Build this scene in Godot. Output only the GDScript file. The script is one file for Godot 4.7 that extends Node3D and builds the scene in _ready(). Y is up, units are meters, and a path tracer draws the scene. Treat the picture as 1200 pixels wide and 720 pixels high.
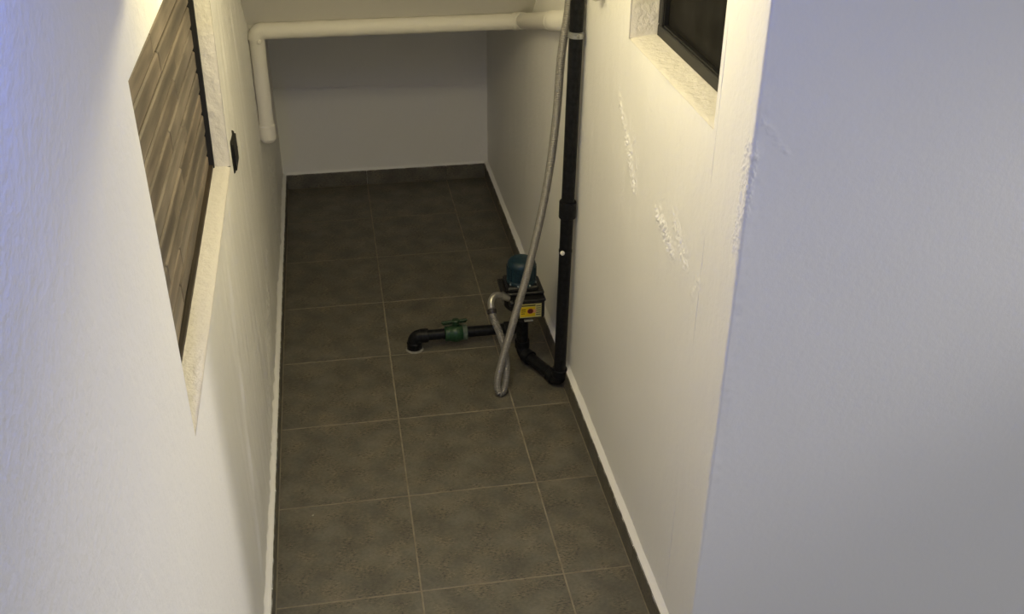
extends Node3D

# ------------------------------------------------------------------ mesh builder
class MB:
	var v := PackedVector3Array()
	var n := PackedVector3Array()
	var u := PackedVector2Array()
	var ix := PackedInt32Array()

	func vert(p: Vector3, nn: Vector3, uv := Vector2.ZERO) -> int:
		v.append(p); n.append(nn); u.append(uv)
		return v.size() - 1

	func face(a: int, b: int, c: int) -> void:
		# front faces run clockwise as seen from the side the normals point to
		var g := (v[b] - v[a]).cross(v[c] - v[a])
		if g.dot(n[a] + n[b] + n[c]) > 0.0:
			ix.append_array(PackedInt32Array([a, c, b]))
		else:
			ix.append_array(PackedInt32Array([a, b, c]))

	func quad(a: Vector3, b: Vector3, c: Vector3, d: Vector3, nn: Vector3, uv := [Vector2(0, 1), Vector2(1, 1), Vector2(1, 0), Vector2(0, 0)]) -> void:
		var i := vert(a, nn, uv[0])
		vert(b, nn, uv[1]); vert(c, nn, uv[2]); vert(d, nn, uv[3])
		face(i, i + 1, i + 2); face(i, i + 2, i + 3)

	func tri(a: Vector3, b: Vector3, c: Vector3, nn: Vector3) -> void:
		var i := vert(a, nn); vert(b, nn); vert(c, nn)
		face(i, i + 1, i + 2)

	# a box with bevelled edges, turned by basis
	func box(c: Vector3, size: Vector3, bev := 0.0, bs := Basis.IDENTITY) -> void:
		var h := size / 2.0
		bev = minf(bev, minf(h.x, minf(h.y, h.z)) * 0.95)
		var k := h - Vector3.ONE * bev
		for ax in 3:
			var b1 := (ax + 1) % 3
			var b2 := (ax + 2) % 3
			for s in [-1.0, 1.0]:
				var q := []
				for t in [[-1, -1], [1, -1], [1, 1], [-1, 1]]:
					var p := Vector3.ZERO
					p[ax] = h[ax] * s; p[b1] = k[b1] * t[0]; p[b2] = k[b2] * t[1]
					q.append(c + bs * p)
				var nn := Vector3.ZERO
				nn[ax] = s
				quad(q[0], q[1], q[2], q[3], bs * nn)
		if bev <= 0.0:
			return
		for ax in 3:
			var b1 := (ax + 1) % 3
			var b2 := (ax + 2) % 3
			for s1 in [-1.0, 1.0]:
				for s2 in [-1.0, 1.0]:
					var q := []
					for e in [[-1.0, 0], [1.0, 0], [1.0, 1], [-1.0, 1]]:
						var p := Vector3.ZERO
						p[ax] = k[ax] * e[0]
						p[b1] = (h[b1] if e[1] == 0 else k[b1]) * s1
						p[b2] = (k[b2] if e[1] == 0 else h[b2]) * s2
						q.append(c + bs * p)
					var nn := Vector3.ZERO
					nn[b1] = s1; nn[b2] = s2
					quad(q[0], q[1], q[2], q[3], bs * nn.normalized())
		for sx in [-1.0, 1.0]:
			for sy in [-1.0, 1.0]:
				for sz in [-1.0, 1.0]:
					var s := Vector3(sx, sy, sz)
					tri(c + bs * (Vector3(h.x, k.y, k.z) * s), c + bs * (Vector3(k.x, h.y, k.z) * s), c + bs * (Vector3(k.x, k.y, h.z) * s), bs * s.normalized())

	# surface of revolution: profile of (radius, height) along axis from base
	func lathe(base: Vector3, axis: Vector3, prof: Array, sides := 24, caps := true) -> void:
		axis = axis.normalized()
		var e1 := axis.cross(Vector3.RIGHT if absf(axis.x) < 0.8 else Vector3.UP).normalized()
		var e2 := axis.cross(e1)
		for i in prof.size() - 1:
			var a: Vector2 = prof[i]
			var b: Vector2 = prof[i + 1]
			if a.distance_to(b) < 1e-6:
				continue
			var d := b - a
			var nr := Vector2(d.y, -d.x).normalized()
			var s0 := v.size()
			for j in sides + 1:
				var w := TAU * j / sides
				var r := e1 * cos(w) + e2 * sin(w)
				var nn := (r * nr.x + axis * nr.y).normalized()
				vert(base + r * a.x + axis * a.y, nn)
				vert(base + r * b.x + axis * b.y, nn)
			for j in sides:
				var q := s0 + j * 2
				if a.x > 1e-6: face(q, q + 2, q + 1)
				if b.x > 1e-6: face(q + 1, q + 2, q + 3)
		if caps:
			for e in [0, prof.size() - 1]:
				var c: Vector2 = prof[e]
				if c.x > 1e-5:
					var nn: Vector3 = axis * (-1.0 if e == 0 else 1.0)
					var s0 := vert(base + axis * c.y, nn)
					for j in sides + 1:
						var w := TAU * j / sides
						vert(base + axis * c.y + (e1 * cos(w) + e2 * sin(w)) * c.x, nn)
					for j in sides:
						face(s0, s0 + 1 + j, s0 + 2 + j)

	# a tube along points; radius either fixed or from a callable of the arc length
	func tube(pts: PackedVector3Array, rad: Callable, sides := 14) -> void:
		var m := pts.size()
		var t0 := (pts[1] - pts[0]).normalized()
		var e1 := t0.cross(Vector3.RIGHT if absf(t0.x) < 0.8 else Vector3.UP).normalized()
		var s0 := v.size()
		var len := 0.0
		for i in m:
			var t := (pts[mini(i + 1, m - 1)] - pts[maxi(i - 1, 0)]).normalized()
			e1 = (e1 - t * e1.dot(t)).normalized()
			var e2 := t.cross(e1)
			if i > 0:
				len += pts[i].distance_to(pts[i - 1])
			var r: float = rad.call(len)
			var slope: float = (rad.call(len + 0.0004) - rad.call(len - 0.0004)) / 0.0008
			for j in sides + 1:
				var w := TAU * j / sides
				var q := e1 * cos(w) + e2 * sin(w)
				vert(pts[i] + q * r, (q - t * slope).normalized())
		for i in m - 1:
			for j in sides:
				var a := s0 + i * (sides + 1) + j
				face(a, a + 1, a + sides + 1)
				face(a + 1, a + sides + 2, a + sides + 1)
		for e in 2:
			var i := 0 if e == 0 else m - 1
			var nn := ((pts[0] - pts[1]) if e == 0 else (pts[m - 1] - pts[m - 2])).normalized()
			var c := vert(pts[i], nn)
			for j in sides + 1:
				vert(v[s0 + i * (sides + 1) + j], nn)
			for j in sides:
				face(c, c + 1 + j, c + 2 + j)

	# grid of points; normals from neighbours; cells for which skip is true are left out
	func grid(ps: PackedVector3Array, w: int, h: int, toward: Callable, skip = null) -> void:
		var s0 := v.size()
		for j in h:
			for i in w:
				var dx := ps[j * w + mini(i + 1, w - 1)] - ps[j * w + maxi(i - 1, 0)]
				var dy := ps[mini(j + 1, h - 1) * w + i] - ps[maxi(j - 1, 0) * w + i]
				var nn := dx.cross(dy).normalized()
				if nn.dot(toward.call(i, j)) < 0.0:
					nn = -nn
				vert(ps[j * w + i], nn)
		for j in h - 1:
			for i in w - 1:
				if skip != null and skip.call(i, j):
					continue
				var a := s0 + j * w + i
				face(a, a + 1, a + w)
				face(a + 1, a + w + 1, a + w)

	func mesh() -> ArrayMesh:
		var arr := []
		arr.resize(Mesh.ARRAY_MAX)
		arr[Mesh.ARRAY_VERTEX] = v
		arr[Mesh.ARRAY_NORMAL] = n
		arr[Mesh.ARRAY_TEX_UV] = u
		arr[Mesh.ARRAY_INDEX] = ix
		var am := ArrayMesh.new()
		am.add_surface_from_arrays(Mesh.PRIMITIVE_TRIANGLES, arr)
		return am

# ------------------------------------------------------------------ scene helpers
var taken := {}
var M := {}
var N := {}

func numbered(called: String) -> String:
	var k: int = taken.get(called, 0)
	taken[called] = k + 1
	return called if k == 0 else "%s_%03d" % [called, k]

func obj(called: String, mb, mat: Material, parent: Node = self) -> MeshInstance3D:
	var o := MeshInstance3D.new()
	o.name = numbered(called) if parent == self else called
	o.mesh = mb.mesh() if mb is MB else mb
	o.material_override = mat
	o.cast_shadow = GeometryInstance3D.SHADOW_CASTING_SETTING_ON
	parent.add_child(o, true)
	return o

func tag(o: Node, label: String, category: String, group := "") -> Node:
	o.set_meta("label", label)
	o.set_meta("category", category)
	if group:
		o.set_meta("group", group)
	return o

func thing(called: String, label: String, category: String, at := Vector3.ZERO, group := "") -> Node3D:
	var o := Node3D.new()
	o.name = numbered(called)
	add_child(o, true)
	o.position = at
	tag(o, label, category, group)
	return o

func structure(o: Node, label: String) -> Node:
	o.set_meta("kind", "structure")
	o.set_meta("label", label)
	return o

func setting(called: String, label: String) -> Node3D:
	var o := Node3D.new()
	o.name = called
	add_child(o, true)
	structure(o, label)
	return o

func fixed(r: float) -> Callable:
	return func(_l): return r

func noise(key: String, sd: int, oct := 3, kind := FastNoiseLite.TYPE_SIMPLEX_SMOOTH) -> FastNoiseLite:
	var f := FastNoiseLite.new()
	f.seed = sd
	f.noise_type = kind
	f.frequency = 1.0
	f.fractal_octaves = oct
	N[key] = f
	return f

func steps(a: float, b: float, d: float) -> Array:
	var m := maxi(1, roundi(absf(b - a) / d))
	var r := []
	for i in m + 1:
		r.append(lerpf(a, b, float(i) / m))
	return r

# several ranges joined: [a, step, b, step, c ...]
func ranges(a: Array) -> PackedFloat32Array:
	var r := PackedFloat32Array([a[0]])
	for i in range(0, a.size() - 2, 2):
		var s := steps(a[i], a[i + 2], a[i + 1])
		for k in range(1, s.size()):
			r.append(s[k])
	return r

func smooth_path(pts: Array, step: float) -> PackedVector3Array:
	var c := Curve3D.new()
	c.bake_interval = step
	for i in pts.size():
		var a: Vector3 = pts[maxi(i - 1, 0)]
		var b: Vector3 = pts[mini(i + 1, pts.size() - 1)]
		var p: Vector3 = pts[i]
		var t := (b - a).normalized()
		c.add_point(p, -t * p.distance_to(a) * 0.35, t * p.distance_to(b) * 0.35)
	return c.get_baked_points()

# an elbow between two directions: arc of points round a corner
func elbow(corner: Vector3, from_dir: Vector3, to_dir: Vector3, r: float, m := 10) -> PackedVector3Array:
	var a := corner - from_dir.normalized() * r
	var b := corner + to_dir.normalized() * r
	var p := PackedVector3Array()
	for i in m + 1:
		var t := float(i) / m
		var w := 0.80
		var c0 := (1 - t) * (1 - t)
		var c1 := 2 * t * (1 - t) * w
		var c2 := t * t
		p.append((a * c0 + corner * c1 + b * c2) / (c0 + c1 + c2))
	return p

# ------------------------------------------------------------------ materials
func noise_image(sd: int, freq: float, side: int, oct: int, kind := FastNoiseLite.TYPE_SIMPLEX_SMOOTH, stretch := 1.0) -> PackedFloat32Array:
	var f := FastNoiseLite.new()
	f.seed = sd
	f.noise_type = kind
	f.frequency = freq
	f.fractal_octaves = oct
	var r := PackedFloat32Array()
	r.resize(side * side)
	for y in side:
		for x in side:
			r[y * side + x] = f.get_noise_2d(x, y * stretch)
	return r

func plaster_material(seed_at: int, relief: float) -> StandardMaterial3D:
	var m := StandardMaterial3D.new()
	m.albedo_color = Color(0.945, 0.935, 0.915)
	m.roughness = 0.55
	m.metallic_specular = 0.35
	m.uv1_triplanar = true
	m.uv1_world_triplanar = true
	m.uv1_scale = Vector3.ONE * 2.2
	var f := FastNoiseLite.new()
	f.seed = seed_at
	f.frequency = 0.035
	f.fractal_octaves = 5
	f.fractal_gain = 0.62
	var t := NoiseTexture2D.new()
	t.width = 512; t.height = 512
	t.seamless = true
	t.as_normal_map = true
	t.bump_strength = relief
	t.noise = f
	m.normal_enabled = true
	m.normal_texture = t
	m.normal_scale = 0.16
	return m

func tile_textures(sd: int) -> Array:
	var side := 512
	var cloud := noise_image(sd, 0.006, side, 4)
	var fine := noise_image(sd + 1, 0.05, side, 4)
	var pits := noise_image(sd + 2, 0.055, side, 2, FastNoiseLite.TYPE_SIMPLEX_SMOOTH, 2.2)
	var area := noise_image(sd + 3, 0.008, side, 2)
	var vein := noise_image(sd + 4, 0.009, side, 3)
	var im := Image.create(side, side, false, Image.FORMAT_RGB8)
	var hm := Image.create(side, side, false, Image.FORMAT_RGB8)
	for y in side:
		for x in side:
			var k := y * side + x
			var c := cloud[k]
			var rough := smoothstep(-0.15, 0.35, area[k])
			var pit := smoothstep(0.28, 0.5, pits[k]) * (0.15 + 0.85 * rough)
			var lite := smoothstep(0.30, 0.5, -pits[k]) * (0.2 + 0.8 * rough)
			var vn := smoothstep(0.022, 0.0, absf(vein[k])) * smoothstep(0.0, 0.4, area[k] + 0.2)
			var b := 0.352 + 0.09 * c + 0.04 * fine[k] - 0.15 * pit + 0.07 * lite + 0.06 * vn
			var t: float = 0.03 * area[k] + 0.02 * vein[k]      # rusty and grey-green clouds
			im.set_pixel(x, y, Color(b * (1.03 + t), b * 0.97, b * (0.825 - 1.4 * t)))
			var h := 0.6 - 0.35 * pit + 0.2 * lite + 0.12 * fine[k] + 0.1 * c
			hm.set_pixel(x, y, Color(h, h, h))
	var nm := Image.create_from_data(side, side, false, Image.FORMAT_RGB8, hm.get_data())
	nm.convert(Image.FORMAT_RGBA8)
	nm.bump_map_to_normal_map(4.0)
	return [ImageTexture.create_from_image(im), ImageTexture.create_from_image(nm)]

func plain(c: Color, rough := 0.5, metal := 0.0) -> StandardMaterial3D:
	var m := StandardMaterial3D.new()
	m.albedo_color = c
	m.roughness = rough
	m.metallic = metal
	return m

func worn(c: Color, rough: float, metal: float, sd: int, amount: float, scale: float) -> StandardMaterial3D:
	var m := plain(Color.WHITE, rough, metal)
	var f := FastNoiseLite.new()
	f.seed = sd
	f.frequency = 0.02
	f.fractal_octaves = 4
	var g := Gradient.new()
	g.set_color(0, c.darkened(amount))
	g.set_color(1, c.lightened(amount))
	var t := NoiseTexture2D.new()
	t.width = 256; t.height = 256
	t.seamless = true
	t.noise = f
	t.color_ramp = g
	m.albedo_texture = t
	m.uv1_triplanar = true
	m.uv1_scale = Vector3.ONE * scale
	return m

func wood_material(sd: int, base: Color) -> StandardMaterial3D:
	var w := 512
	var h := 64
	var a := FastNoiseLite.new()
	a.seed = sd; a.frequency = 0.02; a.fractal_octaves = 4
	var im := Image.create(w, h, false, Image.FORMAT_RGB8)
	for y in h:
		for x in w:
			var k := 1.0 + 0.30 * a.get_noise_2d(x * 0.10, y * 1.1) + 0.30 * a.get_noise_2d(x * 0.22 + 300, y * 0.35)
			im.set_pixel(x, y, Color(base.r * k, base.g * k, base.b * k))
	var m := plain(Color.WHITE, 0.6)
	m.albedo_texture = ImageTexture.create_from_image(im)
	return m

func label_texture() -> ImageTexture:
	var im := Image.create(164, 120, false, Image.FORMAT_RGB8)
	im.fill(Color(0.80, 0.77, 0.50))
	im.fill_rect(Rect2i(6, 24, 112, 88), Color(0.86, 0.74, 0.07))
	im.fill_rect(Rect2i(6, 8, 112, 12), Color(0.28, 0.25, 0.06))
	im.fill_rect(Rect2i(12, 44, 34, 10), Color(0.45, 0.38, 0.05))
	im.fill_rect(Rect2i(12, 62, 34, 8), Color(0.45, 0.38, 0.05))
	im.fill_rect(Rect2i(12, 80, 26, 8), Color(0.45, 0.38, 0.05))
	for k in 5:
		im.fill_rect(Rect2i(124, 18 + k * 19, 34, 7), Color(0.36, 0.33, 0.20))
	for y in range(20, 112):
		for x in range(44, 124):
			var d := Vector2(x - 80, y - 64).length()
			if d < 20.0:
				im.set_pixel(x, y, Color(0.33, 0.07, 0.03))
			elif d < 25.0:
				im.set_pixel(x, y, Color(0.80, 0.45, 0.25))
			elif x > 96 and absf(y - 64) < 16:
				im.set_pixel(x, y, Color(0.85, 0.62, 0.45))
	return ImageTexture.create_from_image(im)

# ------------------------------------------------------------------ measures (metres; x across, z along the passage)
const XL := -0.442      # faces of the skirting tiles
const XR := 0.670
const WL := -0.462      # faces of the walls
const WR := 0.691
const ZB := -3.609
const WB := -3.627
const ZC := 0.014       # end of the right wall, where it turns the corner
const TOP := 2.70
const TILE := 0.4516
const RC := 0.007

func capsule(p: Vector2, a: Vector2, b: Vector2, w: float) -> float:
	var ab := b - a
	var t := clampf((p - a).dot(ab) / maxf(ab.length_squared(), 1e-9), 0.0, 1.0)
	return smoothstep(w, 0.0, p.distance_to(a + ab * t))

# relief of the right wall and of the front wall round the corner: s runs along the passage, then round the corner
func relief_right(s: float, y: float) -> float:
	var side := smoothstep(0.06, -0.02, s)      # the front face is smoother than the passage
	var d: float = 0.0022 * lerpf(0.4, 1.0, side) * N.broad.get_noise_2d(s * 2.2, y * 1.6)
	d += 0.0010 * lerpf(0.12, 1.0, side) * N.mid.get_noise_2d(s * 14.0, y * 4.0)
	d += 0.0003 * lerpf(0.2, 1.0, side) * N.fine.get_noise_2d(s * 70.0, y * 70.0)
	var p := Vector2(s, y)
	var flake: float = absf(N.flake.get_noise_2d(s * 80.0, y * 62.0))
	var f := 0.0
	f += 1.0 * capsule(p, Vector2(-0.99, 1.37), Vector2(-0.84, 1.25), 0.035)
	f += 1.2 * capsule(p, Vector2(-0.86, 1.26), Vector2(-0.77, 1.17), 0.045)
	f += 0.6 * capsule(p, Vector2(-0.84, 1.33), Vector2(-0.76, 1.24), 0.03)
	f += 1.4 * capsule(p, Vector2(-0.54, 1.19), Vector2(-0.40, 1.15), 0.05)
	f += 0.9 * capsule(p, Vector2(-0.40, 1.24), Vector2(-0.30, 1.17), 0.05)
	f += 0.6 * capsule(p, Vector2(-0.20, 1.17), Vector2(-0.23, 1.12), 0.03)
	f += 0.5 * capsule(p, Vector2(-0.80, 0.72), Vector2(-0.74, 0.60), 0.04)
	f += 0.4 * capsule(p, Vector2(-0.90, 1.18), Vector2(-0.86, 1.0), 0.03)
	f += 0.35 * capsule(p, Vector2(-1.46, 1.19), Vector2(-1.44, 0.9), 0.03)
	f += 0.8 * capsule(p, Vector2(-0.005, 1.60), Vector2(-0.01, 1.36), 0.035)
	f += 0.3 * capsule(p, Vector2(0.02, 1.58), Vector2(0.015, 1.45), 0.012)
	f += 0.25 * capsule(p, Vector2(0.02, 1.66), Vector2(0.09, 1.58), 0.012)
	d += 0.0052 * minf(f, 1.4) * smoothstep(0.15, 0.48, flake)
	# the arris of the corner is never quite straight
	d += 0.0016 * smoothstep(0.03, 0.0, absf(s - ZC)) * N.mid.get_noise_2d(7.0, y * 26.0)
	return d

func relief_left(z: float, y: float) -> float:
	var d: float = 0.0030 * N.broad.get_noise_2d(z * 2.0 + 40.0, y * 1.2)
	d += 0.0050 * N.mid.get_noise_2d(z * 11.0 + 40.0, y * 0.9) * smoothstep(0.1, -0.7, z)
	d += 0.0006 * N.fine.get_noise_2d(z * 30.0 + 9.0, y * 9.0)
	var p := Vector2(z, y)
	d += 0.0045 * capsule(p, Vector2(-0.72, 1.08), Vector2(-0.43, 0.20), 0.035)
	d -= 0.0022 * capsule(p, Vector2(-0.78, 1.08), Vector2(-0.52, 0.20), 0.05)
	var flake: float = absf(N.flake.get_noise_2d(z * 22.0 + 90.0, y * 18.0))
	var f := 0.0
	f += capsule(p, Vector2(-2.75, 0.9), Vector2(-2.75, 0.12), 0.45)
	f += 0.8 * capsule(p, Vector2(-1.9, 0.45), Vector2(-1.1, 0.13), 0.12)
	d += 0.0065 * f * smoothstep(0.12, 0.45, flake)
	return d

# corner offsets of an opening spread over the wall round it, so that it need not be square
func skew(p: Vector2, r: Rect2, off: Array) -> Vector2:
	var q := (p - r.position) / r.size
	var c := Vector2(clampf(q.x, 0, 1), clampf(q.y, 0, 1))
	var o: Vector2 = (off[0] as Vector2).lerp(off[1], c.x).lerp((off[3] as Vector2).lerp(off[2], c.x), c.y)
	var near := r.position + c * r.size
	return p + o * smoothstep(0.45, 0.0, p.distance_to(near))

func edge_fade(p: Vector2, r: Rect2) -> float:
	var d := Vector2(maxf(maxf(r.position.x - p.x, p.x - r.end.x), 0.0), maxf(maxf(r.position.y - p.y, p.y - r.end.y), 0.0)).length()
	return smoothstep(0.0, 0.012, d)

func corner_point(s: float) -> Array:
	# the line of the right wall in plan: up the passage, a small arc, then off to the right
	var a0 := ZC - RC
	var la := RC * PI / 2.0
	if s <= a0:
		return [Vector3(WR, 0, s), Vector3.LEFT]
	if s >= a0 + la:
		return [Vector3(WR + RC + (s - a0 - la), 0, ZC), Vector3.BACK]
	var w := (s - a0) / RC
	var nn := Vector3(-cos(w), 0, sin(w))
	return [Vector3(WR + RC, 0, ZC - RC) + nn * RC, nn]

func build_wall(ss: PackedFloat32Array, ts: PackedFloat32Array, line: Callable, relief: Callable, hole: Rect2, off: Array) -> MB:
	var mb := MB.new()
	var w := ss.size()
	var h := ts.size()
	var ps := PackedVector3Array()
	var holed := hole.size.x > 0.0
	for j in h:
		for i in w:
			var p := Vector2(ss[i], ts[j])
			var d: float = relief.call(p.x, p.y)
			if holed:
				d *= edge_fade(p, hole)
				p = skew(p, hole, off)
			var l: Array = line.call(p.x)
			ps.append((l[0] as Vector3) + Vector3.UP * p.y + (l[1] as Vector3) * d)
	var nrm := []
	for i in w:
		nrm.append(line.call(ss[i])[1])
	mb.grid(ps, w, h, func(i, _j): return nrm[i], func(i, j):
		var c := Vector2((ss[i] + ss[i + 1]) / 2, (ts[j] + ts[j + 1]) / 2)
		return holed and hole.has_point(c))
	return mb

# plaster that lines a window opening: far and near jamb, sill and head, slightly uneven, from wall plane x0 to x1
func reveal(parent: Node, q: Array, x0: float, x1: float, fall: float, mat: Material) -> void:
	# q: far-bottom, near-bottom, near-top, far-top as (z, y)
	var names := ["sill", "jamb_lining", "head_lining", "jamb_lining"]
	var ins: Array = [Vector2(0, 1), Vector2(-1, 0), Vector2(0, -1), Vector2(1, 0)]
	for k in 4:
		var a: Vector2 = q[k]
		var b: Vector2 = q[(k + 1) % 4]
		var m := MB.new()
		var nu := 90
		var nv := 12
		var ps := PackedVector3Array()
		for j in nv + 1:
			var f := float(j) / nv
			for i in nu + 1:
				var p := a.lerp(b, float(i) / nu)
				var lump: float = 0.0016 * N.fine.get_noise_3d(p.x * 28.0, p.y * 28.0, f * 2.5 + k) * smoothstep(0.0, 0.15, f)
				var round := 0.0025 * smoothstep(0.16, 0.0, f)
				var o: Vector2 = ins[k] * (lump - round + (fall * f if k == 0 else 0.0))
				ps.append(Vector3(lerpf(x0, x1, f), p.y + o.y, p.x + o.x))
		var toward := Vector3(0, ins[k].y, ins[k].x)
		m.grid(ps, nu + 1, nv + 1, func(_i, _j): return toward)
		obj(names[k], m, mat, parent)

func _ready() -> void:
	# ---------------------------------------------------------------- camera
	var cam := Camera3D.new()
	cam.name = "camera"
	cam.fov = rad_to_deg(2.0 * atan(360.0 / 1219.6))
	cam.near = 0.05
	cam.far = 60.0
	cam.transform = Transform3D(Basis(Vector3(0.985318, 0.005469, 0.170642), Vector3(0.081517, 0.863128, -0.498362), Vector3(-0.150011, 0.504955, 0.850010)), Vector3(-0.13511, 2.38470, 1.89288))
	add_child(cam)
	cam.current = true

	# ---------------------------------------------------------------- sky and exposure
	var we := WorldEnvironment.new()
	we.name = "dusk"
	var env := Environment.new()
	var sky := Sky.new()
	var sm := ProceduralSkyMaterial.new()
	sm.sky_top_color = Color(0.745, 0.75, 0.765)
	sm.sky_horizon_color = Color(0.755, 0.757, 0.762)
	sm.ground_horizon_color = Color(0.37, 0.37, 0.37)
	sm.ground_bottom_color = Color(0.37, 0.37, 0.37)
	sm.sky_energy_multiplier = 1.0
	sm.ground_energy_multiplier = 1.0
	sky.sky_material = sm
	env.background_mode = Environment.BG_SKY
	env.sky = sky
	env.tonemap_mode = Environment.TONE_MAPPER_LINEAR
	env.tonemap_exposure = 1.0
	env.sdfgi_enabled = true
	env.ssao_enabled = true
	env.ssil_enabled = true
	we.environment = env
	add_child(we)

	# the warm lamp over the passage and the cool lamp out in the yard: see their builders below
	var warm_energy := 0.56
	var cool_energy := 4.8
	var blue_energy := 0.34

	noise("broad", 11, 2); noise("mid", 12, 3); noise("fine", 13, 3); noise("flake", 14, 3)
	M.plaster = plaster_material(5, 6.0)
	M.sill = plaster_material(6, 14.0)
	M.sill.normal_scale = 0.20
	M.sill.albedo_color = Color(0.88, 0.86, 0.82)
	M.smooth = plaster_material(7, 4.0)
	M.smooth.normal_scale = 0.07
	M.old = plaster_material(8, 6.0)
	M.old.albedo_color = Color(0.835, 0.82, 0.79)
	M.tile = []
	for k in 4:
		var tx := tile_textures(100 + k * 17)
		var m := plain(Color.WHITE, 0.56)
		m.metallic_specular = 1.0
		m.albedo_texture = tx[0]
		m.normal_enabled = true
		m.normal_texture = tx[1]
		m.normal_scale = 0.5
		M.tile.append(m)
	M.grout = worn(Color(0.56, 0.52, 0.44), 0.9, 0.0, 31, 0.12, 3.0)
	M.black_pvc = worn(Color(0.045, 0.047, 0.055), 0.38, 0.0, 32, 0.1, 8.0)
	M.black_pvc.metallic_specular = 0.28
	M.cement = worn(Color(0.55, 0.54, 0.52), 0.9, 0.0, 33, 0.15, 6.0)

	build_shell()
	build_floor()
	build_windows()
	build_white_drain()
	build_pipework()
	build_pump()
	build_conduit()
	build_small_things()
	build_lamps(warm_energy, cool_energy, blue_energy)

# ------------------------------------------------------------------ the setting
const HOLE_L := Rect2(-1.12, 1.15, 1.30, 0.71)      # (z, y) of the left window opening before skewing
const HOLE_R := Rect2(-0.925, 1.556, 0.717, 0.64)
var quad_l := [Vector2(-1.093, 1.177), Vector2(0.175, 1.128), Vector2(0.187, 1.851), Vector2(-1.195, 1.870)]
var quad_r := [Vector2(-0.920, 1.560), Vector2(-0.208, 1.554), Vector2(-0.210, 2.196), Vector2(-0.918, 2.196)]

func offsets(r: Rect2, q: Array) -> Array:
	return [q[0] - r.position, q[1] - Vector2(r.end.x, r.position.y), q[2] - r.end, q[3] - Vector2(r.position.x, r.end.y)]

func slab_behind(mb: MB, a: Vector3, b: Vector3, out: Vector3, y1: float) -> void:
	# unseen outer face, ends and top that give a wall its thickness
	var t := out * 0.2
	var u := Vector3.UP * y1
	var along := (b - a).normalized()
	mb.quad(a + t, b + t, b + t + u, a + t + u, out)
	mb.quad(a + u, b + u, b + u + t, a + u + t, Vector3.UP)
	mb.quad(a, a + t, a + t + u, a + u, -along)
	mb.quad(b, b + t, b + t + u, b + u, along)

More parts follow.
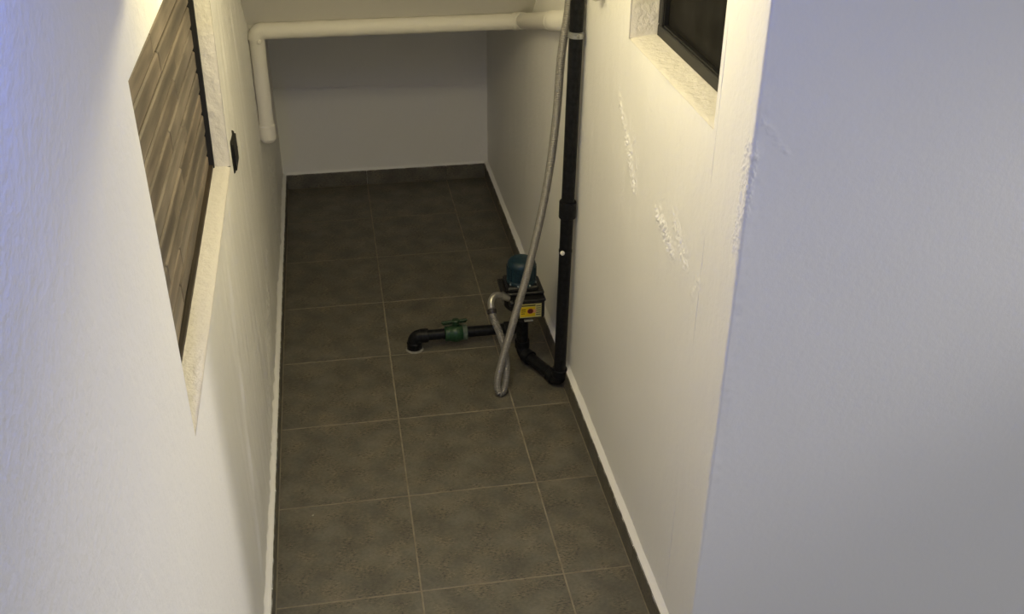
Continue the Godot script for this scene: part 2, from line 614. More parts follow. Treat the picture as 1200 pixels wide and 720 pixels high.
func build_shell() -> void:
	var ts := ranges([0.0, 0.012, HOLE_L.position.y, 0.012, HOLE_L.end.y, 0.012, 2.0, 0.1, TOP])
	var ss := ranges([-3.66, 0.02, -1.8, 0.010, HOLE_L.position.x, 0.008, HOLE_L.end.x, 0.012, 1.3, 0.05, 4.0])
	var mb := build_wall(ss, ts, func(s): return [Vector3(WL, 0, s), Vector3.RIGHT], relief_left, HOLE_L, offsets(HOLE_L, quad_l))
	slab_behind(mb, Vector3(WL, 0, -3.66), Vector3(WL, 0, 4.0), Vector3.LEFT, TOP)
	structure(obj("wall_left", mb, M.plaster), "long cream painted wall with trowel marks beside the slatted window")

	ts = ranges([0.0, 0.010, 0.95, 0.005, HOLE_R.position.y, 0.005, 1.75, 0.03, HOLE_R.end.y, 0.1, TOP])
	var mid := ZC - RC + RC * PI / 4.0
	ss = ranges([-3.66, 0.02, -1.75, 0.010, -1.0, 0.006, HOLE_R.position.x, 0.0042, HOLE_R.end.x, 0.0042, -0.02, 0.0027, mid])
	mb = build_wall(ss, ts, corner_point, relief_right, HOLE_R, offsets(HOLE_R, quad_r))
	slab_behind(mb, Vector3(WR, 0, -3.66), Vector3(WR, 0, -0.19), Vector3.RIGHT, TOP)
	structure(obj("wall_right", mb, M.plaster), "cream painted passage wall with flaking plaster patches behind the black pipe")

	ss = ranges([mid, 0.0027, 0.04, 0.006, 0.25, 0.02, 1.9, 0.1, 3.6])
	mb = build_wall(ss, ts, corner_point, relief_right, Rect2(), [])
	slab_behind(mb, Vector3(WR + 0.002, 0, ZC - 0.004), Vector3(4.28, 0, ZC - 0.004), Vector3.FORWARD, TOP)
	structure(obj("wall_front", mb, M.smooth), "pale bluish painted wall facing the viewer round the corner")

	# back wall: the lower face stands a little proud of the upper one, with an uneven crack between
	mb = MB.new()
	var xs := ranges([WL - 0.02, 0.012, WR + 0.02])
	var ys := ranges([0.0, 0.02, 0.50, 0.004, 0.63, 0.02, 1.40])
	var ps := PackedVector3Array()
	for y in ys:
		for x in xs:
			var line: float = 0.566 - 0.035 * (x + 0.1) + 0.006 * N.mid.get_noise_2d(x * 5.0, 2.0)
			var d: float = 0.002 * N.broad.get_noise_2d(x * 3.0, y * 3.0) + 0.0005 * N.fine.get_noise_2d(x * 20.0, y * 20.0)
			d += 0.006 * smoothstep(line + 0.006, line - 0.006, y)
			var gap := smoothstep(0.006, 0.0, absf(y - line - 0.006)) * smoothstep(0.58, 0.45, x)
			d -= 0.011 * gap * (0.6 + 0.4 * N.mid.get_noise_2d(x * 9.0, 5.0))
			d += 0.004 * capsule(Vector2(x, y), Vector2(0.63, 0.215), Vector2(0.66, 0.225), 0.02) * smoothstep(0.05, 0.4, absf(N.flake.get_noise_2d(x * 60.0, y * 60.0)))
			ps.append(Vector3(x, y, WB + d))
	mb.grid(ps, xs.size(), ys.size(), func(_i, _j): return Vector3.BACK)
	slab_behind(mb, Vector3(WL, 0, WB - 0.01), Vector3(WR, 0, WB - 0.01), Vector3.FORWARD, TOP)
	structure(obj("wall_back", mb, M.plaster), "grey shaded end wall of the passage with a level crack")

	# sloping soffit of the stairs over the end of the passage, and the slab it springs from
	mb = MB.new()
	var rows := [[1.215, WB], [1.215, -2.385], [1.225, -2.368], [1.262, -2.352], [2.70, -0.914]]
	for k in rows.size() - 1:
		var a: Array = rows[k]
		var b: Array = rows[k + 1]
		var d := Vector3(0, b[0] - a[0], b[1] - a[1])
		var nn := Vector3(0, -d.z, d.y).normalized()
		var m := 40 if k == 3 else 2
		var w := 40
		var gp := PackedVector3Array()
		for j in m + 1:
			for i in w + 1:
				var f := float(j) / m
				var x := lerpf(WL - 0.01, WR + 0.01, float(i) / w)
				var o: float = 0.002 * N.broad.get_noise_2d(x * 4.0, f * 6.0) if (k == 3 and j > 0) else 0.0
				gp.append(Vector3(x, a[0], a[1]) + d * f + nn * o)
		mb.grid(gp, w + 1, m + 1, func(_i, _j): return nn)
	mb.quad(Vector3(WL, TOP, -0.914), Vector3(WR, TOP, -0.914), Vector3(WR, TOP, WB), Vector3(WL, TOP, WB), Vector3.UP)
	structure(obj("ceiling_slope", mb, M.old), "sloping white soffit above the boxed white drain pipe")

	# beam over the mouth of the passage, above the picture
	mb = MB.new()
	mb.box(Vector3((WL + WR) / 2, (1.99 + TOP) / 2, ZC - 0.035), Vector3(WR - WL + 0.02, TOP - 1.99, 0.07), 0.008)
	structure(obj("wall_over_mouth", mb, M.plaster), "painted beam over the mouth of the passage, out of view")

	mb = MB.new()
	mb.box(Vector3((WL + WR) / 2, TOP + 0.09, -1.70), Vector3(WR - WL + 0.4, 0.18, 4.3))
	structure(obj("ceiling", mb, M.plaster), "flat white ceiling over the passage, out of view")

func build_floor() -> void:
	var f := setting("floor", "dark grey-brown stone-look square floor tiles with pale grout")
	var mb := MB.new()
	mb.box(Vector3((WL + WR) / 2, -0.0508, -1.2), Vector3(WR - WL + 0.02, 0.10, 5.2))
	obj("grout_bed", mb, M.grout, f)
	mb = MB.new()
	mb.box(Vector3(1.6, -0.062, 2.9), Vector3(5.2, 0.10, 3.0))
	mb.box(Vector3(2.6, -0.062, 0.70), Vector3(3.2, 0.10, 1.4))
	obj("yard_slab", mb, M.cement, f)
	var rng := RandomNumberGenerator.new()
	rng.seed = 4
	var g := 0.0025
	var cols := [[XL + 0.003, 0.0 - g], [0.0 + g, 0.450 - g], [0.450 + g, XR - 0.003]]
	for row in range(-2, 8):
		for c in cols:
			var z1 := -row * TILE - g
			var z0 := -(row + 1) * TILE + g
			if row == 7: z0 = ZB + 0.003
			var m := MB.new()
			m.box(Vector3((c[0] + c[1]) / 2, -0.005, (z0 + z1) / 2), Vector3(c[1] - c[0], 0.010 + rng.randf() * 0.0004, z1 - z0), 0.0006)
			# planar print from above, each tile cut from its own place in the pattern
			var o := Vector2(rng.randf(), rng.randf())
			var turn := rng.randi() % 4
			for i in m.v.size():
				var p := Vector2(m.v[i].x - c[0], m.v[i].z - z0) / TILE
				if m.n[i].y < 0.4 and absf(m.n[i].x) + absf(m.n[i].z) > 0.7:
					p += Vector2(m.v[i].y, m.v[i].y)
				m.u[i] = (p * 0.98 if turn % 2 == 0 else Vector2(1.0 - p.x, 1.0 - p.y) * 0.98) + o * 0.0 + Vector2(0.01, 0.01)
			obj("tile", m, M.tile[rng.randi() % 4], f)

	# skirting: cut strips of the same tile, the plaster above them rounded down onto their tops
	skirting("baseboard_left", "dark tile skirting along the foot of the left wall", 0)
	skirting("baseboard_right", "dark tile skirting with a pale painted ledge along the right wall", 1)
	skirting("baseboard_back", "dark tile skirting along the foot of the end wall", 2)

func skirting(called: String, label: String, side: int) -> void:
	var s := setting(called, label)
	var hgt := 0.086
	var rng := RandomNumberGenerator.new()
	rng.seed = 40 + side
	var spans := []
	if side < 2:
		for row in range(-2, 8):
			spans.append([maxf(-(row + 1) * TILE, ZB - 0.012), minf(-row * TILE, 0.9 if side == 0 else ZC - 0.003)])
	else:
		spans = [[XL, 0.0], [0.0, 0.45], [0.45, XR]]
	for sp in spans:
		if sp[1] - sp[0] < 0.02:
			continue
		var m := MB.new()
		var mid: float = (sp[0] + sp[1]) / 2
		var len: float = sp[1] - sp[0] - (0.003 if side < 2 else 0.0012)
		if side == 0:
			m.box(Vector3((WL - 0.02 + XL) / 2, hgt / 2, mid), Vector3(XL - WL + 0.02, hgt, len), 0.0012)
		elif side == 1:
			m.box(Vector3((WR + 0.02 + XR) / 2, hgt / 2, mid), Vector3(WR - XR + 0.02, hgt, len), 0.0012)
		else:
			m.box(Vector3(mid, hgt / 2, (WB - 0.01 + ZB) / 2), Vector3(len, hgt, ZB - WB + 0.01), 0.0012)
		var o := rng.randf() * 0.6
		for i in m.v.size():
			var p := m.v[i]
			m.u[i] = Vector2((p.z if side < 2 else p.x) - sp[0], p.y + (0.0 if m.n[i].y < 0.5 else p.x)) / TILE + Vector2(0, o)
		obj("tile_strip", m, M.tile[rng.randi() % 4], s)
	# painted ledge on top
	var m := MB.new()
	var ends := [[ZB, 0.9], [ZB, ZC - 0.004], [XL, XR]][side] as Array
	var along := steps(ends[0], ends[1], 0.012)
	var ps := PackedVector3Array()
	for j in 7:
		var f := float(j) / 6
		for a in along:
			var wob: float = 0.0009 * N.mid.get_noise_2d(a * 16.0, 3.0 + side * 9.0) + 0.0008 * N.fine.get_noise_2d(a * 40.0, f * 4.0)
			var out := lerpf(-0.001, -0.024, f) + wob * (1.0 - f)
			var y := hgt + 0.0004 + 0.016 * f * f + (0.003 * smoothstep(0.0, 0.2, f)) + wob * 0.4
			if j == 0:
				y = hgt - 0.003
				out += 0.0012
			if side == 2:
				out *= 0.7
			if side == 0: ps.append(Vector3(XL + out, y, a))
			elif side == 1: ps.append(Vector3(XR - out, y, a))
			else: ps.append(Vector3(a, y, ZB + out))
	var up: Vector3 = [Vector3(0.5, 1, 0), Vector3(-0.5, 1, 0), Vector3(0, 1, 0.5)][side]
	m.grid(ps, along.size(), 7, func(_i, _j): return up)
	var ledge := obj("painted_ledge", m, M.plaster, s)
	ledge.set_meta("label", "pale painted plaster ledge on the tile strips")

func build_windows() -> void:
	# left: a shutter of weathered horizontal boards set back in a plastered opening
	var w := setting("window_1", "window in the left wall closed by grey-brown weathered horizontal boards")
	reveal(w, quad_l, WL, -0.535, 0.004, M.sill)
	var dark := plain(Color(0.05, 0.047, 0.045), 0.6)
	var woods := []
	for k in 3:
		woods.append(wood_material(70 + k, [Color(0.415, 0.378, 0.335), Color(0.405, 0.372, 0.335), Color(0.43, 0.388, 0.342)][k]))
	var xb := -0.521
	var pitch := 0.0600
	var rng := RandomNumberGenerator.new()
	rng.seed = 9
	var k := 0
	var y := 1.10
	while y < 1.88:
		# each course is two boards that meet at a staggered joint
		var cut := rng.randf_range(-0.75, 0.0)
		for e in [[-1.20, cut - 0.002], [cut + 0.002, 0.22]]:
			var m := MB.new()
			var zz := (e[0] + e[1]) / 2.0 as float
			m.box(Vector3(xb - 0.009 + rng.randf_range(-0.0012, 0.0012), y + pitch / 2, zz), Vector3(0.018, pitch - 0.0075, e[1] - e[0]), 0.004)
			for i in m.v.size():
				m.u[i] = Vector2((m.v[i].z + k * 0.37) * 0.9, (m.v[i].y - y) / pitch)
			obj("slat", m, woods[rng.randi() % 3], w)
		y += pitch
		k += 1
	var m := MB.new()
	m.box(Vector3(xb - 0.030, 1.49, -0.49), Vector3(0.012, 0.86, 1.45))
	obj("backing_board", m, dark, w)
	# thin dark frame: far stile and bottom rail
	m = MB.new()
	var fx := -0.519
	var c: Vector2 = quad_l[0]
	var d: Vector2 = quad_l[3]
	bar(m, Vector3(fx + 0.002, c.y - 0.01, c.x + 0.006), Vector3(fx + 0.002, d.y, d.x + 0.006), 0.020, 0.014)
	obj("frame_stile", m, dark, w)
	m = MB.new()
	var rail := wood_material(77, Color(0.20, 0.165, 0.12))
	c = quad_l[1]
	d = quad_l[0]
	bar(m, Vector3(fx + 0.002, d.y + 0.006, d.x), Vector3(fx + 0.002, c.y + 0.006, c.x), 0.013, 0.012)
	obj("frame_rail", m, rail, w)

	# right: black framed dark pane
	w = setting("window_2", "dark glazed window with black metal frame in the right wall")
	reveal(w, quad_r, WR, 0.775, 0.010, M.sill)
	var metal := plain(Color(0.085, 0.083, 0.08), 0.5)
	var x := 0.770
	var zf := -0.914
	var zn := -0.205
	var y0 := 1.566
	var y1 := 2.198
	var fw := 0.034
	m = MB.new(); m.box(Vector3(x + 0.018, y0 + fw / 2, (zf + zn) / 2), Vector3(0.036, fw, zn - zf), 0.003); obj("frame_rail", m, metal, w)
	m = MB.new(); m.box(Vector3(x + 0.018, y1 - fw / 2, (zf + zn) / 2), Vector3(0.036, fw, zn - zf), 0.003); obj("frame_rail", m, metal, w)
	m = MB.new(); m.box(Vector3(x + 0.018, (y0 + y1) / 2, zf + fw / 2), Vector3(0.036, y1 - y0 - fw * 2, fw), 0.003); obj("frame_stile", m, metal, w)
	m = MB.new(); m.box(Vector3(x + 0.018, (y0 + y1) / 2, zn - fw / 2), Vector3(0.036, y1 - y0 - fw * 2, fw), 0.003); obj("frame_stile", m, metal, w)
	# black rubber gasket round the pane
	var rub := plain(Color(0.02, 0.02, 0.02), 0.6)
	m = MB.new()
	m.box(Vector3(x + 0.012, y0 + fw + 0.003, (zf + zn) / 2), Vector3(0.012, 0.006, zn - zf - fw * 2))
	m.box(Vector3(x + 0.012, y1 - fw - 0.003, (zf + zn) / 2), Vector3(0.012, 0.006, zn - zf - fw * 2))
	m.box(Vector3(x + 0.012, (y0 + y1) / 2, zf + fw + 0.003), Vector3(0.012, y1 - y0 - fw * 2, 0.006))
	m.box(Vector3(x + 0.012, (y0 + y1) / 2, zn - fw - 0.003), Vector3(0.012, y1 - y0 - fw * 2, 0.006))
	obj("gasket", m, rub, w)
	var glass := worn(Color(0.11, 0.105, 0.095), 0.25, 0.0, 55, 0.06, 1.2)
	glass.metallic_specular = 0.06
	m = MB.new()
	m.box(Vector3(x + 0.022, (y0 + y1) / 2, (zf + zn) / 2), Vector3(0.005, y1 - y0 - fw * 2 + 0.01, zn - zf - fw * 2 + 0.01))
	obj("pane", m, glass, w)

# a straight bar of rectangular section between two points, its width in x and in the other direction
func bar(mb: MB, a: Vector3, b: Vector3, wx: float, wo: float) -> void:
	var t := (b - a).normalized()
	var o := t.cross(Vector3.RIGHT).normalized()
	mb.box((a + b) / 2, Vector3(wx, wo, a.distance_to(b)), 0.0015, Basis(Vector3.RIGHT, o, t))

# ------------------------------------------------------------------ white drain pipe painted over with the walls
func build_white_drain() -> void:
	var t := thing("drain_pipe", "cream painted drain pipe crossing under the sloping soffit and dropping down the left wall", "pipe", Vector3(0, 0, 0))
	var r := 0.033
	var zc := -2.338
	var a := Vector3(-0.428, 1.238, zc)
	var b := Vector3(0.646, 1.236, zc)
	var m := MB.new()
	var lump := func(l): return 0.033 + 0.0006 * sin(l * 41.0) + 0.0004 * sin(l * 93.0 + 1.0)
	var pts := PackedVector3Array()
	for x in steps(a.x + 0.03, b.x - 0.04, 0.01):
		pts.append(Vector3(x, lerpf(a.y, b.y, (x - a.x) / (b.x - a.x)), zc))
	m.tube(pts, lump, 24)
	obj("crossing_pipe", m, M.old, t)
	# left elbow and drop
	m = MB.new()
	var e := elbow(a, Vector3.LEFT, Vector3.DOWN, 0.032, 12)
	m.tube(e, fixed(0.0355), 24)
	m.lathe(a + Vector3(0.010, -0.034, 0.030), Vector3(0.2, 0, 1), [Vector2(0.010, 0), Vector2(0.010, 0.006), Vector2(0.007, 0.009)], 14)
	obj("elbow", m, M.old, t)
	m = MB.new()
	var q := PackedVector3Array()
	for y in steps(a.y - 0.03, 0.80, 0.01):
		q.append(Vector3(a.x - 0.004 * (a.y - y), y, zc))
	m.tube(q, func(l): return 0.031 + 0.0006 * sin(l * 37.0), 24)
	obj("drop_pipe", m, M.old, t)
	m = MB.new()
	m.lathe(Vector3(a.x - 0.002, 0.775, zc), Vector3.UP, [Vector2(0.024, 0.0), Vector2(0.031, 0.006), Vector2(0.0355, 0.016), Vector2(0.0355, 0.072), Vector2(0.0325, 0.078)], 24)
	obj("end_socket", m, M.old, t)
	# right: a fitting turns along the wall towards the viewer
	var dir := Vector3(0.004, 0.185, 0.70).normalized()
	m = MB.new()
	m.tube(elbow(b, Vector3.RIGHT, dir, 0.040, 12), fixed(0.0355), 24)
	obj("elbow", m, M.old, t)
	m = MB.new()
	m.tube(PackedVector3Array([b + dir * 0.035, b + dir * 0.25, b + dir * 0.45, b + dir * 0.64]), fixed(0.0325), 24)
	obj("side_pipe", m, M.old, t)
	m = MB.new()
	m.tube(elbow(b + dir * 0.665, dir, Vector3.RIGHT, 0.042, 12), fixed(0.036), 24)
	m.lathe(b + dir * 0.585, dir, [Vector2(0.033, 0), Vector2(0.037, 0.003), Vector2(0.037, 0.030), Vector2(0.035, 0.034)], 24)
	obj("elbow", m, M.old, t)

# ------------------------------------------------------------------ black pipework
const RP := 0.0235

func socket(mb: MB, at: Vector3, dir: Vector3, l: float, r := RP) -> void:
	mb.lathe(at, dir, [Vector2(r, 0), Vector2(r + 0.0065, 0.001), Vector2(r + 0.0075, 0.004), Vector2(r + 0.0075, l - 0.003), Vector2(r + 0.006, l), Vector2(r, l)], 24)

func build_pipework() -> void:
	var foot := Vector3(0.650, 0.033, -1.462)
	var top := Vector3(0.662, 2.12, -1.405)
	var up := (top - foot).normalized()
	var base := Vector3(0.541, 0.036, -1.690)
	var t := thing("water_pipe", "black water pipe rising up the right wall from an elbow by the pump", "pipe", Vector3.ZERO)
	var m := MB.new()
	m.tube(PackedVector3Array([foot + up * 0.05, foot + up * 0.8, top]), fixed(RP), 24)
	obj("riser", m, M.black_pvc, t)
	m = MB.new()
	socket(m, foot + up * 0.728, up, 0.066)
	obj("coupling", m, M.black_pvc, t)
	m = MB.new()
	var along := (base - foot).normalized()
	m.tube(elbow(foot, -along, up, 0.036, 10), fixed(RP + 0.004), 24)
	socket(m, foot + up * 0.026, up, 0.034)
	socket(m, foot + along * 0.026, along, 0.034)
	obj("elbow", m, M.black_pvc, t)
	m = MB.new()
	m.tube(PackedVector3Array([foot + along * 0.04, base - along * 0.04]), fixed(RP), 20)
	obj("floor_run", m, M.black_pvc, t)
	m = MB.new()
	m.tube(elbow(base, along, Vector3.UP, 0.036, 10), fixed(RP + 0.004), 24)
	socket(m, base + Vector3.UP * 0.026, Vector3.UP, 0.034)
	socket(m, base - along * 0.026, -along, 0.034)
	obj("elbow", m, M.black_pvc, t)
	m = MB.new()
	m.tube(PackedVector3Array([base + Vector3.UP * 0.04, base + Vector3.UP * 0.1, base + Vector3.UP * 0.158]), fixed(RP + 0.0015), 24)
	obj("pump_riser", m, M.black_pvc, t)

	# grey clamp near the top and a white clip lower down hold it to the wall
	var steel := worn(Color(0.62, 0.62, 0.60), 0.35, 0.6, 61, 0.08, 20.0)
	var at := foot + up * 1.402
	var c := thing("pipe_clamp", "grey metal clamp round the black pipe near the top of the view", "clamp", at)
	m = MB.new()
	m.lathe(-up * 0.010, up, [Vector2(RP, 0), Vector2(RP + 0.004, 0.0), Vector2(RP + 0.0045, 0.004), Vector2(RP + 0.0035, 0.010), Vector2(RP + 0.0045, 0.016), Vector2(RP + 0.004, 0.020), Vector2(RP, 0.020)], 28, false)
	obj("band", m, steel, c)
	m = MB.new()
	m.box(Vector3(0.008, 0, 0.030), Vector3(0.014, 0.018, 0.014), 0.002)
	obj("ear", m, steel, c)
	m = MB.new()
	m.lathe(Vector3(0.000, 0, 0.030), Vector3.LEFT, [Vector2(0.005, 0), Vector2(0.005, 0.003), Vector2(0.003, 0.005)], 10)
	obj("screw", m, steel, c)
	var white := plain(Color(0.85, 0.84, 0.80), 0.4)
	at = foot + up * 0.592
	c = thing("pipe_clip", "small white clip with a round head on the black pipe below its coupling", "clip", at)
	m = MB.new()
	m.lathe(Vector3(-0.014, 0, RP - 0.006), Vector3(-0.55, 0.1, 1), [Vector2(0.0085, 0), Vector2(0.0085, 0.006), Vector2(0.006, 0.010), Vector2(0.0, 0.011)], 14)
	obj("head", m, white, c)
	m = MB.new()
	m.lathe(Vector3(0, -0.004, 0), Vector3.UP, [Vector2(RP, 0), Vector2(RP + 0.0015, 0), Vector2(RP + 0.0015, 0.008), Vector2(RP, 0.008)], 24, false)
	obj("strap", m, M.black_pvc, c)

	# suction side: out of the floor through an elbow, the green valve, then under the pump
	var s := thing("suction_pipe", "short black pipe lying just above the floor from its elbow to the pump", "pipe", Vector3.ZERO)
	var y := 0.060
	var z := -1.845
	var ea := Vector3(0.106, y, z)
	m = MB.new()
	m.tube(elbow(ea, Vector3.UP, Vector3.RIGHT, 0.030, 12), fixed(RP + 0.006), 24)
	m.lathe(Vector3(ea.x, -0.004, z), Vector3.UP, [Vector2(RP + 0.009, 0), Vector2(RP + 0.009, 0.036), Vector2(RP + 0.006, 0.040)], 24)
	socket(m, ea + Vector3.RIGHT * 0.024, Vector3.RIGHT, 0.036)
	obj("elbow", m, M.black_pvc, s)
	m = MB.new()
	m.tube(PackedVector3Array([ea + Vector3.RIGHT * 0.03, Vector3(0.2355, y, z)]), fixed(RP), 24)
	obj("pipe_length", m, M.black_pvc, s)
	m = MB.new()
	m.tube(PackedVector3Array([Vector3(0.3335, y, z), Vector3(0.52, y, z)]), fixed(RP), 24)
	obj("pipe_length", m, M.black_pvc, s)
	m = MB.new()
	var eb := Vector3(0.548, y, z)
	m.tube(elbow(eb, Vector3.RIGHT, Vector3.UP, 0.034, 12), fixed(RP + 0.005), 24)
	socket(m, Vector3(0.49, y, z), Vector3.RIGHT, 0.03)
	obj("elbow", m, M.black_pvc, s)
	m = MB.new()
	m.tube(PackedVector3Array([eb + Vector3.UP * 0.03, eb + Vector3(0, 0.085, 0.02), eb + Vector3(-0.002, 0.142, 0.060)]), fixed(RP), 20)
	obj("pipe_length", m, M.black_pvc, s)
	# cement collar where it leaves the floor
	m = MB.new()
	m.lathe(Vector3(ea.x, -0.002, z + 0.004), Vector3.UP, [Vector2(0.039, 0), Vector2(0.037, 0.003), Vector2(0.032, 0.006)], 20)
	obj("mortar_collar", m, M.cement, s)

	var green := worn(Color(0.035, 0.20, 0.075), 0.4, 0.0, 62, 0.12, 12.0)
	var gdark := worn(Color(0.03, 0.16, 0.065), 0.4, 0.0, 63, 0.1, 12.0)
	var v := thing("ball_valve", "green plastic ball valve with a T handle on the floor pipe", "valve", Vector3(0.284, y, z))
	m = MB.new()
	m.lathe(Vector3(-0.048, 0, 0), Vector3.RIGHT, [Vector2(RP, 0), Vector2(0.031, 0.001), Vector2(0.033, 0.004), Vector2(0.033, 0.020), Vector2(0.035, 0.026), Vector2(0.038, 0.036), Vector2(0.0395, 0.048), Vector2(0.038, 0.060), Vector2(0.035, 0.070), Vector2(0.033, 0.076)], 28)
	obj("body", m, green, v)
	m = MB.new()
	m.lathe(Vector3(0.028, 0, 0), Vector3.RIGHT, [Vector2(0.030, 0), Vector2(0.0335, 0.001), Vector2(0.0335, 0.016), Vector2(0.031, 0.020), Vector2(RP, 0.021)], 28)
	var u := obj("union_ring", m, worn(Color(0.30, 0.36, 0.31), 0.5, 0.0, 64, 0.1, 12.0), v)
	u.set_meta("label", "paler grey-green union ring")
	m = MB.new()
	m.lathe(Vector3(0, 0.030, 0), Vector3.UP, [Vector2(0.016, 0), Vector2(0.016, 0.010), Vector2(0.011, 0.013), Vector2(0.011, 0.024)], 18)
	obj("stem", m, gdark, v)
	m = MB.new()
	var hb := Basis(Vector3.UP, 0.10)
	m.box(Vector3(-0.006, 0.058, 0), Vector3(0.112, 0.010, 0.014), 0.003, hb)
	m.box(Vector3(-0.006, 0.050, 0), Vector3(0.104, 0.010, 0.005), 0.001, hb)
	m.lathe(Vector3(0, 0.048, 0), Vector3.UP, [Vector2(0.017, 0), Vector2(0.018, 0.003), Vector2(0.018, 0.014), Vector2(0.014, 0.018), Vector2(0.0, 0.019)], 20)
	obj("handle", m, gdark, v)

# ------------------------------------------------------------------ pump
func build_pump() -> void:
	var at := Vector3(0.540, 0.226, -1.690)
	var p := thing("water_pump", "small upright pump with a teal-blue motor and black body by the right wall", "pump", at)
	var black := worn(Color(0.035, 0.033, 0.035), 0.45, 0.0, 71, 0.12, 14.0)
	var blue := worn(Color(0.0, 0.135, 0.19), 0.42, 0.0, 72, 0.10, 10.0)
	var bolt := plain(Color(0.62, 0.66, 0.66), 0.35, 0.7)
	var m := MB.new()
	# volute: a squat casing with a flange, standing on the riser and over the suction elbow
	m.lathe(Vector3(0, -0.005, -0.050), Vector3.UP, [Vector2(0.034, 0), Vector2(0.058, 0.006), Vector2(0.067, 0.018), Vector2(0.067, 0.070), Vector2(0.060, 0.084), Vector2(0.060, 0.10)], 30)
	m.lathe(Vector3(0, -0.030, 0), Vector3.UP, [Vector2(RP + 0.007, 0), Vector2(RP + 0.008, 0.004), Vector2(RP + 0.008, 0.034)], 6)
	m.lathe(Vector3(0.006, -0.020, -0.092), Vector3.UP, [Vector2(RP + 0.007, 0), Vector2(RP + 0.008, 0.004), Vector2(RP + 0.008, 0.034)], 6)
	obj("casing", m, black, p)
	m = MB.new()
	m.box(Vector3(-0.004, 0.106, -0.030), Vector3(0.172, 0.014, 0.135), 0.004)
	m.box(Vector3(-0.004, 0.092, -0.030), Vector3(0.160, 0.010, 0.122), 0.003)
	m.box(Vector3(-0.004, 0.123, -0.030), Vector3(0.128, 0.022, 0.118), 0.006)
	obj("flange", m, black, p)
	# terminal box on the front, which carries the yellow rating label
	m = MB.new()
	m.box(Vector3(0.018, 0.050, 0.040), Vector3(0.120, 0.080, 0.062), 0.006)
	m.box(Vector3(0.018, 0.093, 0.040), Vector3(0.128, 0.010, 0.068), 0.003)
	var tb := obj("terminal_box", m, black, p)
	m = MB.new()
	m.quad(Vector3(-0.024, 0.018, 0.0), Vector3(0.064, 0.018, 0.0), Vector3(0.064, 0.080, 0.0), Vector3(-0.024, 0.080, 0.0), Vector3.BACK)
	m.box(Vector3(0.020, 0.049, -0.0006), Vector3(0.088, 0.062, 0.001))
	var lm := plain(Color.WHITE, 0.45)
	lm.albedo_texture = label_texture()
	var lab := obj("rating_label", m, lm, tb)
	lab.position = Vector3(0, 0, 0.0725)
	lab.set_meta("label", "yellow rating label with a dark red round mark")
	# motor shell: slightly domed, with cooling ribs round the lower half
	m = MB.new()
	var prof := [Vector2(0.056, 0.0), Vector2(0.060, 0.004), Vector2(0.060, 0.018), Vector2(0.0575, 0.022), Vector2(0.0575, 0.080)]
	for k in 9:
		var w := PI / 2 * k / 8.0
		prof.append(Vector2(0.0375 + 0.020 * cos(w), 0.080 + 0.026 * sin(w)))
	prof.append(Vector2(0.018, 0.1085))
	prof.append(Vector2(0.0, 0.1095))
	m.lathe(Vector3(0, 0.126, -0.030), Vector3.UP, prof, 36)
	var motor := obj("motor", m, blue, p)
	m = MB.new()
	for k in 20:
		var w := TAU * k / 20
		m.box(Vector3(cos(w) * 0.0575, 0.126 + 0.052, -0.030 + sin(w) * 0.0575), Vector3(0.006, 0.054, 0.003), 0.001, Basis(Vector3.UP, -w))
	obj("rib", m, blue, motor)
	for w in [2.55, 1.95, 1.15, 0.5, 4.0, 5.4]:
		m = MB.new()
		m.lathe(Vector3(cos(w) * 0.058, 0.136, -0.030 + sin(w) * 0.058), Vector3(cos(w), 0.25, sin(w)), [Vector2(0.0046, 0), Vector2(0.0046, 0.004), Vector2(0.003, 0.006), Vector2(0.0, 0.0065)], 8)
		obj("bolt", m, bolt, p)
	# cable gland for the conduit, on the left
	m = MB.new()
	m.lathe(Vector3(-0.040, 0.076, 0.045), Vector3(-1, 0.05, 0.1), [Vector2(0.020, 0), Vector2(0.020, 0.008), Vector2(0.0165, 0.010), Vector2(0.0165, 0.022)], 6)
	obj("cable_gland", m, black, p)
	m = MB.new()
	m.box(Vector3(0.014, -0.001, 0.062), Vector3(0.036, 0.006, 0.016), 0.002)
	var sl := obj("maker_plate", m, plain(Color(0.60, 0.60, 0.58), 0.4, 0.3), p)
	sl.set_meta("label", "small pale plate under the terminal box")

